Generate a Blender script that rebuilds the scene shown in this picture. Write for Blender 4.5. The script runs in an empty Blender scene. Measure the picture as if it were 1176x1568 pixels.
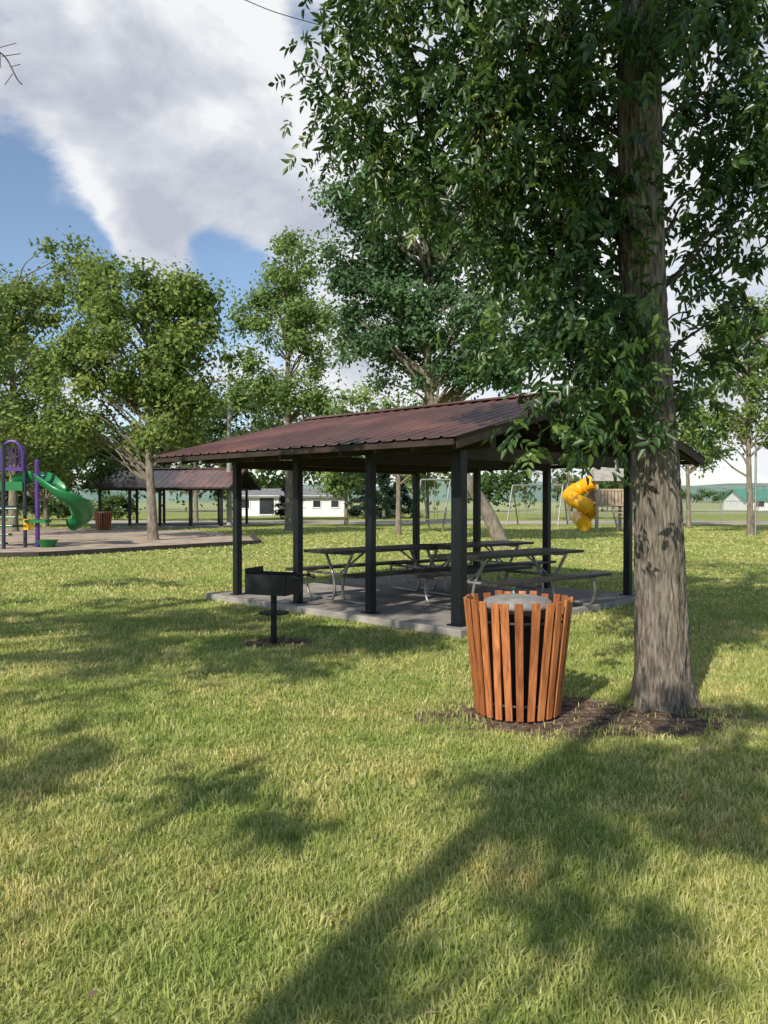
import bpy, math, random
import numpy as np
from mathutils import Vector, noise as mnoise
random.seed(7); rng=np.random.default_rng(7)
F=1220.0; H=1.6
def P(px,py,d): return np.array([(px-588)*d/F, d, H+(765-py)*d/F])
def G(px,py):
    d=H*F/(py-765.0); return np.array([(px-588)*d/F,d,0.0])
SEL=math.radians(35); SH=np.array([-.48,-.877]); SH/=np.linalg.norm(SH)
S=np.array([SH[0]*math.cos(SEL),SH[1]*math.cos(SEL),math.sin(SEL)])
scene=bpy.context.scene
# ---------------- materials
def newmat(name):
    m=bpy.data.materials.new(name); m.use_nodes=True
    nt=m.node_tree; nt.nodes.clear()
    out=nt.nodes.new('ShaderNodeOutputMaterial'); return m,nt,out
def nd(nt,t,**kw):
    n=nt.nodes.new(t)
    for k,v in kw.items(): setattr(n,k,v)
    return n
def ramp(nt,fac,stops):
    r=nd(nt,'ShaderNodeValToRGB'); e=r.color_ramp.elements
    while len(e)<len(stops): e.new(.5)
    for i,(p,c) in enumerate(stops):
        e[i].position=p; e[i].color=(*c,1)
    nt.links.new(fac,r.inputs[0]); return r.outputs[0]
def noisetex(nt,scale,detail=4,vec=None,sc=None,dist=0,rough=.55):
    n=nd(nt,'ShaderNodeTexNoise'); n.inputs['Scale'].default_value=scale; n.inputs['Detail'].default_value=detail
    n.inputs['Distortion'].default_value=dist; n.inputs['Roughness'].default_value=rough
    tc=nd(nt,'ShaderNodeTexCoord'); v=tc.outputs['Object']
    if vec is not None: v=vec
    if sc:
        mp=nd(nt,'ShaderNodeMapping'); mp.inputs['Scale'].default_value=sc
        nt.links.new(v,mp.inputs[0]); v=mp.outputs[0]
    nt.links.new(v,n.inputs['Vector']); return n.outputs['Fac']
def mulc(nt,a,b):
    mx=nd(nt,'ShaderNodeMix',data_type='RGBA',blend_type='MULTIPLY'); mx.inputs[0].default_value=1
    nt.links.new(a,mx.inputs[6]); nt.links.new(b,mx.inputs[7]); return mx.outputs[2]
def mathn(nt,op,a,b=None,clamp=False):
    n=nd(nt,'ShaderNodeMath',operation=op); n.use_clamp=clamp
    for i,x in enumerate((a,b)):
        if x is None: continue
        if isinstance(x,(int,float)): n.inputs[i].default_value=x
        else: nt.links.new(x,n.inputs[i])
    return n.outputs[0]
def surf(name,stops,scale=5,rough=.7,sc=None,bump=0,metal=0,detail=5,bscale=None,spec=.5,dist=0):
    m,nt,out=newmat(name)
    f=noisetex(nt,scale,detail,sc=sc,dist=dist)
    c=ramp(nt,f,stops)
    b=nd(nt,'ShaderNodeBsdfPrincipled'); nt.links.new(c,b.inputs['Base Color'])
    b.inputs['Roughness'].default_value=rough; b.inputs['Metallic'].default_value=metal
    b.inputs['Specular IOR Level'].default_value=spec
    if bump:
        f2=noisetex(nt,bscale or scale*3,6,sc=sc)
        bp=nd(nt,'ShaderNodeBump'); bp.inputs['Strength'].default_value=bump; bp.inputs['Distance'].default_value=.02
        nt.links.new(f2,bp.inputs['Height']); nt.links.new(bp.outputs[0],b.inputs['Normal'])
    nt.links.new(b.outputs[0],out.inputs[0]); return m
def leafmat(name,dark,mid,light,trans=.35,gloss=0,patches=()):
    m,nt,out=newmat(name)
    a=nd(nt,'ShaderNodeAttribute'); a.attribute_name='rnd'
    c=ramp(nt,a.outputs['Fac'],[(0,dark),(.5,mid),(1,light)])
    for pt in patches: c=mulc(nt,c,ramp(nt,noisetex(nt,pt[0],2),pt[1]))
    b=nd(nt,'ShaderNodeBsdfDiffuse'); nt.links.new(c,b.inputs[0])
    t=nd(nt,'ShaderNodeBsdfTranslucent'); nt.links.new(c,t.inputs[0])
    mx=nd(nt,'ShaderNodeMixShader'); mx.inputs[0].default_value=trans
    nt.links.new(b.outputs[0],mx.inputs[1]); nt.links.new(t.outputs[0],mx.inputs[2]); o=mx.outputs[0]
    if gloss:
        g=nd(nt,'ShaderNodeBsdfGlossy'); g.inputs['Roughness'].default_value=.38; g.inputs[0].default_value=(1,1,1,1)
        m2=nd(nt,'ShaderNodeMixShader'); m2.inputs[0].default_value=gloss
        nt.links.new(o,m2.inputs[1]); nt.links.new(g.outputs[0],m2.inputs[2]); o=m2.outputs[0]
    nt.links.new(o,out.inputs[0]); return m
# ---------------- mesh helpers
def empty(name,loc=(0,0,0)):
    e=bpy.data.objects.new(name,None); e.location=loc; scene.collection.objects.link(e); return e
def addobj(name,v,f,mat,parent=None,smooth=False,rnd=None):
    me=bpy.data.meshes.new(name); me.from_pydata([tuple(map(float,p)) for p in v],[],f); me.update()
    o=bpy.data.objects.new(name,me); scene.collection.objects.link(o)
    if mat: me.materials.append(mat)
    if smooth: me.polygons.foreach_set('use_smooth',[True]*len(me.polygons))
    if parent:
        o.parent=parent; o.location=-Vector(parent.location)
    if rnd is not None:
        at=me.attributes.new('rnd','FLOAT','POINT'); at.data.foreach_set('value',np.asarray(rnd,dtype=np.float32))
    return o
def fastquads(name,V,Q,mat,parent=None,rnd=None,smooth=False):
    me=bpy.data.meshes.new(name); nv=len(V); nf=len(Q)
    me.vertices.add(nv); me.vertices.foreach_set('co',V.astype(np.float32).ravel())
    me.loops.add(nf*4); me.loops.foreach_set('vertex_index',Q.astype(np.int32).ravel())
    me.polygons.add(nf); me.polygons.foreach_set('loop_start',np.arange(0,nf*4,4,dtype=np.int32))
    try: me.polygons.foreach_set('loop_total',np.full(nf,4,dtype=np.int32))
    except Exception: pass
    me.update(calc_edges=True)
    if smooth: me.polygons.foreach_set('use_smooth',np.ones(nf,dtype=bool))
    if rnd is not None:
        at=me.attributes.new('rnd','FLOAT','POINT'); at.data.foreach_set('value',rnd.astype(np.float32))
    me.materials.append(mat)
    o=bpy.data.objects.new(name,me); scene.collection.objects.link(o)
    if parent: o.parent=parent; o.location=-Vector(parent.location)
    return o
class MB:
    def __init__(s): s.v=[]; s.f=[]; s.r=[]
    def add(s,v,f,r=.5):
        o=len(s.v); s.v+= [tuple(p) for p in v]; s.f+=[tuple(i+o for i in q) for q in f]; s.r+=[r]*len(v)
    def box(s,c,ax,ay,az,sx,sy,sz,r=.5):
        c=np.array(c,float); ax=np.array(ax,float)*sx/2; ay=np.array(ay,float)*sy/2; az=np.array(az,float)*sz/2
        v=[c+a*ax+b*ay+d*az for d in(-1,1) for b in(-1,1) for a in(-1,1)]
        s.add(v,[(0,2,3,1),(4,5,7,6),(0,1,5,4),(2,6,7,3),(0,4,6,2),(1,3,7,5)],r)
    def abox(s,c,sx,sy,sz,ang=0,r=.5):
        ca,sa=math.cos(ang),math.sin(ang); s.box(c,(ca,sa,0),(-sa,ca,0),(0,0,1),sx,sy,sz,r)
    def beam(s,a,b,w,h,up=(0,0,1),r=.5):
        a=np.array(a,float); b=np.array(b,float); d=b-a; L=np.linalg.norm(d); d/=L
        sd=np.cross(d,up); sd/=np.linalg.norm(sd); u=np.cross(sd,d)
        s.box((a+b)/2,d,sd,u,L,w,h,r)
    def tube(s,pts,rad,n=8,r=.5,cap=True):
        pts=[np.array(p,float) for p in pts]; k=len(pts)
        if not hasattr(rad,'__len__'): rad=[rad]*k
        t0=pts[1]-pts[0]; t0/=np.linalg.norm(t0)
        ref=np.array([0,0,1.]) if abs(t0[2])<.9 else np.array([1.,0,0])
        nn=np.cross(t0,ref); nn/=np.linalg.norm(nn)
        V=[];Fc=[]
        for i in range(k):
            t=(pts[min(i+1,k-1)]-pts[max(i-1,0)]); t/=max(np.linalg.norm(t),1e-9)
            nn=nn-t*np.dot(nn,t); nn/=max(np.linalg.norm(nn),1e-9); bb=np.cross(t,nn)
            for j in range(n):
                a=2*math.pi*j/n; V.append(pts[i]+rad[i]*(math.cos(a)*nn+math.sin(a)*bb))
        for i in range(k-1):
            for j in range(n):
                Fc.append((i*n+j,i*n+(j+1)%n,(i+1)*n+(j+1)%n,(i+1)*n+j))
        if cap: Fc.append(tuple(range(n-1,-1,-1))); Fc.append(tuple((k-1)*n+j for j in range(n)))
        s.add(V,Fc,r)
    def obj(s,name,mat,parent=None,smooth=False): return addobj(name,s.v,s.f,mat,parent,smooth,s.r)
def smoothpath(pts,n=6):
    pts=[np.array(p,float) for p in pts]; out=[]
    for i in range(len(pts)-1):
        p0=pts[max(i-1,0)];p1=pts[i];p2=pts[i+1];p3=pts[min(i+2,len(pts)-1)]
        for j in range(n):
            t=j/n; out.append(.5*((2*p1)+(-p0+p2)*t+(2*p0-5*p1+4*p2-p3)*t*t+(-p0+3*p1-3*p2+p3)*t**3))
    out.append(pts[-1]); return out
def nrm(a): return a/np.maximum(np.linalg.norm(a,axis=-1,keepdims=True),1e-9)
def leaves4(C,A,N,L,W):
    A=nrm(A); T=nrm(np.cross(A,N)); N=np.cross(T,A)
    L=L[:,None];W=W[:,None]
    v0=C; v1=C+A*L*.45+T*W*.5+N*W*.15; v2=C+A*L; v3=C+A*L*.45-T*W*.5+N*W*.15
    n=len(C); V=np.stack([v0,v1,v2,v3],1).reshape(-1,3); Q=np.arange(n*4).reshape(-1,4); return V,Q
def leaves6(C,A,N,L,W):
    A=nrm(A); T=nrm(np.cross(A,N)); N=np.cross(T,A); L=L[:,None];W=W[:,None]
    up=N*W*.22; dr=-N*L*.12
    v=[C, C+A*L*.3+T*W*.48+up, C+A*L*.68+T*W*.34+up*.7+dr*.4, C+A*L+dr, C+A*L*.68-T*W*.34+up*.7+dr*.4, C+A*L*.3-T*W*.48+up]
    n=len(C); V=np.stack(v,1).reshape(-1,3); b=np.arange(n)[:,None]*6
    Q=np.concatenate([b+np.array([[0,1,2,3]]),b+np.array([[0,3,4,5]])],0); return V,Q
# ---------------- materials list
M_bark=surf('bark',[(.32,(.06,.048,.036)),(.48,(.17,.142,.112)),(.7,(.31,.272,.222))],scale=8,sc=(6,6,.9),rough=.95,bump=1,bscale=9,spec=.12,dist=.5)
M_bark2=surf('bark_far',[(.35,(.13,.105,.08)),(.7,(.32,.275,.22))],scale=6,sc=(2,2,.5),rough=.95,spec=.1)
M_twig=surf('twig_bark',[(.35,(.04,.032,.024)),(.7,(.10,.08,.06))],scale=6,rough=.95,spec=.1)
M_black=surf('black_painted_steel',[(.3,(.006,.008,.010)),(.7,(.013,.016,.019))],rough=.45,scale=3,spec=.3)
M_roof=surf('brown_metal_roofing',[(.3,(.075,.038,.036)),(.5,(.12,.058,.05)),(.68,(.22,.095,.075))],scale=.9,rough=.34,detail=6,spec=.65)
M_truss=surf('dark_stained_timber',[(.3,(.022,.014,.011)),(.7,(.055,.034,.024))],scale=4,rough=.8)
M_conc=surf('concrete',[(.3,(.25,.225,.20)),(.55,(.35,.315,.275)),(.75,(.43,.39,.34))],scale=2.2,rough=.9,bump=.3,bscale=40,spec=.2)
M_galv=surf('galvanised_tube',[(.3,(.28,.27,.25)),(.7,(.42,.40,.37))],metal=.7,rough=.45,scale=8)
M_table=surf('dark_table_boards',[(.3,(.022,.02,.018)),(.7,(.05,.045,.04))],scale=6,rough=.5)
M_green=surf('green_plastic',[(.3,(.008,.13,.035)),(.7,(.012,.19,.05))],rough=.35,scale=1)
M_purple=surf('purple_paint',[(.3,(.06,.02,.16)),(.7,(.10,.035,.24))],rough=.4,scale=1)
M_navy=surf('navy_posts',[(.3,(.018,.02,.04)),(.7,(.035,.04,.07))],rough=.4,scale=1)
M_yellow=surf('yellow_plastic',[(.3,(.78,.36,.008)),(.7,(.88,.46,.015))],rough=.35,scale=1)
M_white=surf('white_siding',[(.3,(.68,.68,.68)),(.7,(.8,.8,.79))],rough=.7,scale=1)
M_greyroof=surf('grey_shingles',[(.3,(.16,.16,.16)),(.7,(.25,.25,.25))],rough=.9,scale=3)
M_dark=surf('window_glass',[(.3,(.02,.025,.03)),(.7,(.04,.045,.05))],rough=.15,scale=1)
M_teal=surf('teal_roof',[(.3,(.06,.2,.14)),(.7,(.09,.27,.19))],rough=.5,scale=1)
M_tan=surf('tan_wood',[(.3,(.33,.24,.17)),(.7,(.5,.39,.28))],rough=.85,scale=4)
M_pole=surf('weathered_pole',[(.3,(.26,.235,.21)),(.7,(.42,.39,.35))],rough=.9,scale=3)
M_mulch=surf('playground_mulch',[(.3,(.26,.19,.14)),(.5,(.43,.34,.26)),(.7,(.56,.47,.38))],scale=1.5,rough=.95,bump=.8,bscale=9,detail=10,spec=.1)
M_gravel=surf('gravel',[(.3,(.36,.30,.25)),(.7,(.54,.47,.4))],scale=.8,rough=.95,detail=8,spec=.1)
M_timber=surf('edging_timber',[(.3,(.03,.026,.022)),(.7,(.07,.06,.05))],rough=.9,scale=3)
M_drum=surf('grey_drum_lid',[(.3,(.17,.16,.15)),(.5,(.24,.225,.205)),(.7,(.31,.295,.275))],rough=.8,scale=8,bump=.3)
m,nt,out=newmat('cedar_slats'); a=nd(nt,'ShaderNodeAttribute'); a.attribute_name='rnd'
f=noisetex(nt,14,8,sc=(3,3,.18),dist=.5); c1=ramp(nt,f,[(.3,(.24,.068,.02)),(.52,(.47,.16,.05)),(.7,(.62,.24,.085))])
c2=ramp(nt,a.outputs['Fac'],[(0,(.62,.56,.52)),(.5,(.85,.83,.8)),(1,(1.05,1.05,1.05))])
b=nd(nt,'ShaderNodeBsdfPrincipled'); b.inputs['Roughness'].default_value=.6; nt.links.new(mulc(nt,c1,c2),b.inputs['Base Color'])
bp=nd(nt,'ShaderNodeBump'); bp.inputs['Strength'].default_value=.3; bp.inputs['Distance'].default_value=.005
nt.links.new(f,bp.inputs['Height']); nt.links.new(bp.outputs[0],b.inputs['Normal'])
nt.links.new(b.outputs[0],out.inputs[0]); M_cedar=m
M_lf_near=leafmat('ash_leaves_near',(.025,.062,.018),(.06,.13,.03),(.19,.28,.055),trans=.45,gloss=.04)
M_lf_mid=leafmat('leaves_bluegreen',(.055,.115,.05),(.115,.20,.09),(.20,.31,.14),trans=.35)
M_lf_yel=leafmat('leaves_yellowgreen',(.11,.18,.05),(.22,.30,.085),(.40,.45,.13),trans=.4)
M_lf_lt=leafmat('leaves_lightgreen',(.12,.19,.06),(.22,.32,.10),(.37,.46,.16),trans=.4)
M_lf_dk=leafmat('leaves_background',(.05,.09,.03),(.10,.16,.05),(.17,.235,.075),trans=.35)
M_spruce=leafmat('spruce_needles',(.015,.03,.02),(.03,.055,.035),(.05,.085,.05),trans=.1)
M_grass=leafmat('grass_blades',(.30,.35,.10),(.52,.55,.20),(.80,.74,.42),trans=.42,patches=[(.8,[(.38,(.78,.88,.68)),(.62,(1.12,1.03,1.03))]),(4.5,[(.36,(.72,.80,.66)),(.6,(1.12,1.08,1.12))]),(1.7,[(.60,(1,1,1)),(.72,(1.22,1.0,1.05))])])
M_litter=leafmat('litter',(.06,.04,.027),(.15,.105,.07),(.36,.29,.19),trans=.05)
# ---------------- ground (lawn, with worn earth round the bin, tree and grill)
ELL=[(1.5,5.84,1.15,.50),(-1.2,8.92,.42,.30)]
m,nt,out=newmat('lawn_ground')
f=noisetex(nt,.5,4); c1=ramp(nt,f,[(.35,(.24,.29,.085)),(.65,(.40,.41,.16))])
f2=noisetex(nt,40,5); c2=ramp(nt,f2,[(.3,(.5,.5,.45)),(.65,(1.2,1.2,1.1))])
lawn=mulc(nt,c1,c2)
dirt=ramp(nt,noisetex(nt,11,9,rough=.68),[(.36,(.065,.043,.031)),(.5,(.15,.105,.078)),(.66,(.33,.25,.185))])
wn=noisetex(nt,3.0,6); acc=None
tc=nd(nt,'ShaderNodeTexCoord')
for (cx,cy,rx,ry) in ELL:
    mp_=nd(nt,'ShaderNodeMapping',vector_type='POINT'); mp_.inputs['Location'].default_value=(-cx/rx,-cy/ry,0); mp_.inputs['Scale'].default_value=(1/rx,1/ry,1)
    nt.links.new(tc.outputs['Object'],mp_.inputs[0]); ln=nd(nt,'ShaderNodeVectorMath',operation='LENGTH'); nt.links.new(mp_.outputs[0],ln.inputs[0])
    acc=ln.outputs['Value'] if acc is None else mathn(nt,'MINIMUM',acc,ln.outputs['Value'])
q=mathn(nt,'ADD',acc,mathn(nt,'MULTIPLY',mathn(nt,'SUBTRACT',wn,.5),1.3))
mr=nd(nt,'ShaderNodeMapRange'); mr.interpolation_type='SMOOTHSTEP'; mr.inputs[1].default_value=1.25; mr.inputs[2].default_value=.85; nt.links.new(q,mr.inputs[0])
mx=nd(nt,'ShaderNodeMix',data_type='RGBA'); nt.links.new(mr.outputs[0],mx.inputs[0]); nt.links.new(lawn,mx.inputs[6]); nt.links.new(dirt,mx.inputs[7])
b=nd(nt,'ShaderNodeBsdfDiffuse'); nt.links.new(mx.outputs[2],b.inputs[0])
bp=nd(nt,'ShaderNodeBump'); bp.inputs['Strength'].default_value=.7; bp.inputs['Distance'].default_value=.02
nt.links.new(f2,bp.inputs['Height']); nt.links.new(bp.outputs[0],b.inputs['Normal'])
nt.links.new(b.outputs[0],out.inputs[0]); M_ground=m
addobj('ground',[(-1500,-300,0),(1500,-300,0),(1500,2500,0),(-1500,2500,0)],[(0,1,2,3)],M_ground)
def sheet(name,pts,z,mat,sub=0,jit=0):
    v=[]; n=len(pts)
    for i in range(n):
        a=np.array(pts[i][:2],float); b_=np.array(pts[(i+1)%n][:2],float)
        for j in range(sub+1):
            p=a+(b_-a)*j/(sub+1); p=p+rng.normal(0,jit,2) if jit else p
            v.append((p[0],p[1],z))
    return addobj(name,v,[tuple(range(len(v)))],mat),np.array(v)[:,:2]
mp=[G(-260,858),G(60,852),G(150,847),G(250,841),G(397,832),G(385,822),G(300,812),G(150,809),G(-260,811)]
_,mulchpoly=sheet('playground_mulch_bed',mp,.004,M_mulch,5,.08)
tb=MB()
for a_,b_ in [(G(-260,859),G(60,853)),(G(60,853),G(150,848)),(G(150,848),G(250,842)),(G(250,842),G(397,833)),(G(397,833),G(385,822))]:
    tb.beam(a_+[0,0,.07],b_+[0,0,.07],.14,.14)
tb.obj('timber_edging',M_timber)
sheet('gravel_road',[(-22,53),(120,50),(120,58),(-22,61)],.004,M_gravel,12,.25)
sheet('crop_field',[(-200,88),(400,84),(400,420),(-200,420)],.006,surf('crop_field',[(.3,(.22,.27,.09)),(.7,(.42,.40,.19))],scale=.03,rough=.95,sc=(.3,2,1)),2,.5)
def inpoly(x,y,poly):
    ins=np.zeros(len(x),bool); n=len(poly); j=n-1
    for i in range(n):
        xi,yi=poly[i]; xj,yj=poly[j]
        c=((yi>y)!=(yj>y))&(x<(xj-xi)*(y-yi)/((yj-yi)+1e-12)+xi); ins^=c; j=i
    return ins
# ---------------- shelter
def shelter(name,P0,u,L,W,b1,b2,c1,c2,ze,zr,npost,slabh=.1,psize=.11,rib=.23):
    P0=np.array(P0,float); u=np.array([u[0],u[1],0.]); u/=np.linalg.norm(u); v=np.array([u[1],-u[0],0.]); Z=np.array([0,0,1.])
    e=empty(name,(P0[0],P0[1],0)); X=lambda a,b_,z: P0+u*a+v*b_+Z*z
    sl=MB(); c=X(L/2+.15,W/2,slabh/2); sl.box(c,u,v,Z,L+.75,W+.5,slabh); o=sl.obj('concrete_slab',M_conc,e)
    bv=o.modifiers.new('b','BEVEL'); bv.width=.015; bv.segments=2
    ps=MB()
    vm=(W+b2-b1)/2; half=vm+b1
    rz=lambda q: ze+(zr-ze)*(1-abs(q-vm)/half)
    for k in range(npost):
        for q in (0,W):
            a=L*k/(npost-1); zt=rz(q)-.1; s_=psize*(1.3 if k==0 and q==0 else 1)
            ps.box(X(a,q,(zt+slabh)/2),u,v,Z,s_,s_,zt-slabh)
            ps.box(X(a,q,slabh+.008),u,v,Z,s_+.08,s_+.08,.016)
    o=ps.obj('posts',M_black,e); bv=o.modifiers.new('b','BEVEL'); bv.width=.008
    tr=MB()
    for q in (0,W): tr.beam(X(-c1+.1,q,rz(q)-.20),X(L+c2-.1,q,rz(q)-.20),.1,.2)
    for k in range(npost):
        a=L*k/(npost-1); a+=.003
        tr.beam(X(a,-.0,rz(0)-.32),X(a,W,rz(0)-.32),.09,.16)
        tr.beam(X(a,vm,rz(0)-.2),X(a,vm,zr-.1),.09,.1,up=u)
    na=int((L+c1+c2)/.6)
    for k in range(na+1):
        a=-c1+.06+(L+c1+c2-.12)*k/na
        for s0 in (-b1+.04,W+b2-.04):
            tr.beam(X(a,s0,rz(s0)-.095),X(a,vm,zr-.095),.05,.12)
    tr.obj('timber_trusses',M_truss,e)
    fa=MB()
    for a in (-c1-.02,L+c2+.02):
        for s0 in (-b1,W+b2): fa.beam(X(a,s0,rz(s0)-.065),X(a,vm,zr-.065),.03,.13)
    for s0,sg in ((-b1,-1),(W+b2,1)): fa.beam(X(-c1,s0+sg*.018,ze-.06),X(L+c2,s0+sg*.018,ze-.06),.03,.07)
    fa.obj('fascia',M_truss,e)
    V=[];Fq=[]
    A=[]; a=-c1-.05
    while a<L+c2+.05:
        A+= [(a,0),(a+rib*.72,0),(a+rib*.78,.018),(a+rib*.90,.018)]; a+=rib
    A.append((a,0))
    for s0 in (-b1-.06,W+b2+.06):
        st=len(V); zz=rz(s0)
        for (a,h) in A:
            V.append(X(a,s0,zz+h)); V.append(X(a,vm,zr+h))
        for i in range(len(A)-1): Fq.append((st+2*i,st+2*i+2,st+2*i+3,st+2*i+1))
    addobj('metal_roof',V,Fq,M_roof,e)
    rc=MB()
    for sg in(-1,1):
        rc.beam(X(-c1-.08,vm+sg*.08,zr+.022),X(L+c2+.08,vm+sg*.08,zr+.022),.17,.012,up=(Z*1+v*sg*.25))
    rc.obj('ridge_cap',M_roof,e)
    V=[X(a,q,rz(q)-.022) for q in(-b1,vm,W+b2) for a in(-c1,L+c2)]
    addobj('roof_underside',V,[(0,1,3,2),(2,3,5,4)],M_truss,e)
    return X
U=(-.72,.694)
shelter('picnic_shelter',(.894,9.48,0),U,4.46,4.25,.82,1.4,.6,1.0,2.28,3.1,4)
shelter('picnic_shelter',(G(352,806)[0],45,0),(-1,.12),7.2,5,.7,.7,.7,.7,2.3,3.45,5,rib=.4,psize=.14)
# ---------------- tables
def table(cx,cy,ang,L,z0=.1,name='picnic_table'):
    e=empty(name,(cx,cy,z0)); d=np.array([math.cos(ang),math.sin(ang),0]); w=np.array([-d[1],d[0],0]); Z=np.array([0,0,1.]); c=np.array([cx,cy,z0])
    t=MB()
    for i in range(5): t.box(c+w*(i-2)*.148+Z*.745,d,w,Z,L,.14,.04)
    for sg in(-1,1): 
        for k in (-.5,.5): t.box(c+w*(sg*.72+k*.13)+Z*.445,d,w,Z,L,.125,.04)
    o=t.obj('boards',M_table,e); bv=o.modifiers.new('b','BEVEL'); bv.width=.006
    fr=MB()
    for en in(-1,1):
        b=c+d*en*(L/2-.38)
        for sg in(-1,1):
            prof=[(.33,.715),(.16,.44),(.11,.30),(.10,.14),(.15,.035),(.28,.024),(.62,.024),(.76,.06),(.82,.2),(.80,.34),(.74,.41),(.6,.415)]
            fr.tube(smoothpath([b+w*sg*q+Z*z for q,z in prof],4),.022,8)
        fr.tube([b-w*.82+Z*.40,b+w*.82+Z*.40],.02,8)
        fr.tube([b-w*.34+Z*.712,b+w*.34+Z*.712],.02,8)
        fr.tube([b+Z*.40,b-d*en*.5+Z*.715],.014,6)
    fr.obj('tube_frame',M_galv,e,True)
A_=math.radians(40)
table(1.76,11.15,A_,2.45); table(-.02,12.25,A_,2.45); table(1.5,13.4,A_,2.3)
# ---------------- grill
e=empty('park_grill',(-1.23,8.87,0)); g=MB(); c=np.array([-1.23,8.87,0])
g.tube([c,c+[0,0,.56]],.035,12); g.tube([c+[0,0,.33],c+[0,0,.345]],.17,20)
ga=math.radians(-22); d=np.array([math.cos(ga),math.sin(ga),0]); w=np.array([-d[1],d[0],0]); Z=np.array([0,0,1.])
g.box(c+Z*.56,d,w,Z,.5,.38,.012)
g.box(c+Z*.67-w*.19,d,w,Z,.5,.01,.22); g.box(c+Z*.67+w*.19,d,w,Z,.5,.01,.22)
g.box(c+Z*.70-d*.25,d,w,Z,.01,.38,.28); g.box(c+Z*.64+d*.25,d,w,Z,.01,.38,.16)
for i in range(11): g.tube([c+Z*.775+d*(-.2+i*.04)-w*.2,c+Z*.775+d*(-.2+i*.04)+w*.2],.006,5)
for k in(-.14,.14): g.tube([c+Z*.765-d*.25+w*k,c+Z*.765+d*.36+w*k],.008,5)
for k in(-.18,.18): g.tube([c+Z*.76+d*.34+w*k,c+Z*.74+d*.42+w*k],.02,8)
g.tube([c+Z*.765+d*.36-w*.18,c+Z*.765+d*.36+w*.18],.01,6)
g.obj('grill_body',M_black,e)
# ---------------- bin
def slatbin(name,cx,cy,s=1.0,n=25):
    e=empty(name,(cx,cy,0)); mb=MB()
    for i in range(n):
        a=2*math.pi*(i+.35)/n; tw=random.uniform(-.026,.026); rad=np.array([math.cos(a),math.sin(a),0]); tg=np.array([-rad[1],rad[0],0])
        zt=(.87+random.uniform(-.010,.010))*s
        p0=np.array([cx,cy,.02*s])+rad*.305*s; p1=np.array([cx,cy,zt])+rad*.395*s+tg*tw*s
        dd=nrm(p1-p0); nn=np.cross(dd,tg); th=.010*s; w0=.025*s; w1=.030*s; V=[]
        for p,wd in((p0,w0),(p1,w1)):
            for sx,sy in((-1,-1),(1,-1),(1,1),(-1,1)): V.append(p+tg*sx*wd+nn*sy*th)
        mb.add(V,[(0,3,2,1),(4,5,6,7),(0,1,5,4),(1,2,6,5),(2,3,7,6),(3,0,4,7)],random.random())
    o=mb.obj('cedar_slats',M_cedar,e); bv=o.modifiers.new('b','BEVEL'); bv.width=.003; bv.segments=2
    r=MB()
    for z,rr in((.12,.30),(.72,.362)):
        pts=[(cx+s*rr*math.cos(t),cy+s*rr*math.sin(t),z*s) for t in np.linspace(0,2*math.pi,40)]
        r.tube(pts,.012*s,6,cap=False)
    prof=[(.24,.03),(.25,.3),(.255,.6),(.258,.80)]
    r.tube([(cx,cy,z*s) for _,z in prof],[q*s for q,_ in prof],28)
    r.obj('rings_and_drum',M_black,e)
    l=MB(); prof=[(.262,.80),(.262,.825),(.25,.845),(.225,.862),(.16,.878),(.08,.885),(.01,.886)]
    l.tube([(cx,cy,z*s) for _,z in prof],[q*s for q,_ in prof],32); l.obj('domed_lid',M_drum,e,True)
slatbin('trash_bin',1.0,5.95)
g2=G(158,812); slatbin('trash_bin',g2[0],g2[1],1.12,20)
# ---------------- playground left
sc=26.7
def Q(px,py,dd=0): return P(px,py,sc+dd)
e=empty('playground_tower',(Q(10,838)[0],Q(10,838)[1],0)); mb=MB()
for px,dd in((-30,0),(5,-1.0),(38,0),(5,1.4),(-30,1.6),(38,1.6)):
    a=Q(px,765,dd); mb.tube([(a[0],a[1],0),(a[0],a[1],3.4)],.06,10)
mb.obj('posts',M_navy,e)
mb=MB(); a=Q(5,765,.5)
mb.abox((a[0],a[1],1.35),1.6,1.6,.08); mb.abox((a[0],a[1],.7),1.2,1.0,.06)
mb.obj('platforms',M_navy,e)
mb=MB()
def arch(mb,cx,y,z,w,h,r=.05):
    pts=[(cx-w,y,z),(cx-w,y,z+h*.5)]+[(cx-w*math.cos(t),y,z+h*.5+h*.5*math.sin(t)) for t in np.linspace(.2,math.pi-.2,9)]+[(cx+w,y,z+h*.5),(cx+w,y,z)]
    mb.tube(pts,r,8)
a=Q(20,715); arch(mb,a[0],a[1]-.05,2.6,.36,.95,.06)
for k in (-.24,-.12,0,.12,.24): mb.tube([(a[0]+k,a[1]-.05,2.6),(a[0]+k,a[1]-.05,3.35)],.02,6)
mb.abox((a[0],a[1]-.05,2.62),.8,.07,.12)
a=Q(-15,715,1); arch(mb,a[0],a[1],2.6,.4,.9,.06)
mb.obj('purple_arch_panels',M_purple,e)
mb=MB(); a=Q(18,745); mb.abox((a[0],a[1]-.08,2.05),.8,.06,.3); a=Q(18,780)
for k in range(5): mb.tube([(a[0]-.35,a[1]-.4-.12*k,1.3-.28*k),(a[0]+.35,a[1]-.4-.12*k,1.3-.28*k)],.035,8)
a=Q(72,808); mb.tube([(a[0],a[1],.0),(a[0],a[1],.25)],[.2,.35],16); a=Q(58,798); mb.abox(tuple(a),.7,.5,.1)
mb.obj('green_panels',M_green,e)
mb=MB(); a=Q(45,803); mb.abox((a[0],a[1]-.1,a[2]),.3,.08,.36); mb.obj('yellow_panel',M_yellow,e)
path=[Q(30,742,.6),Q(58,735,.4),Q(80,748,.1),Q(100,765,0),Q(120,780,.4),Q(126,797,1.2),Q(112,808,1.4)]
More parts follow.
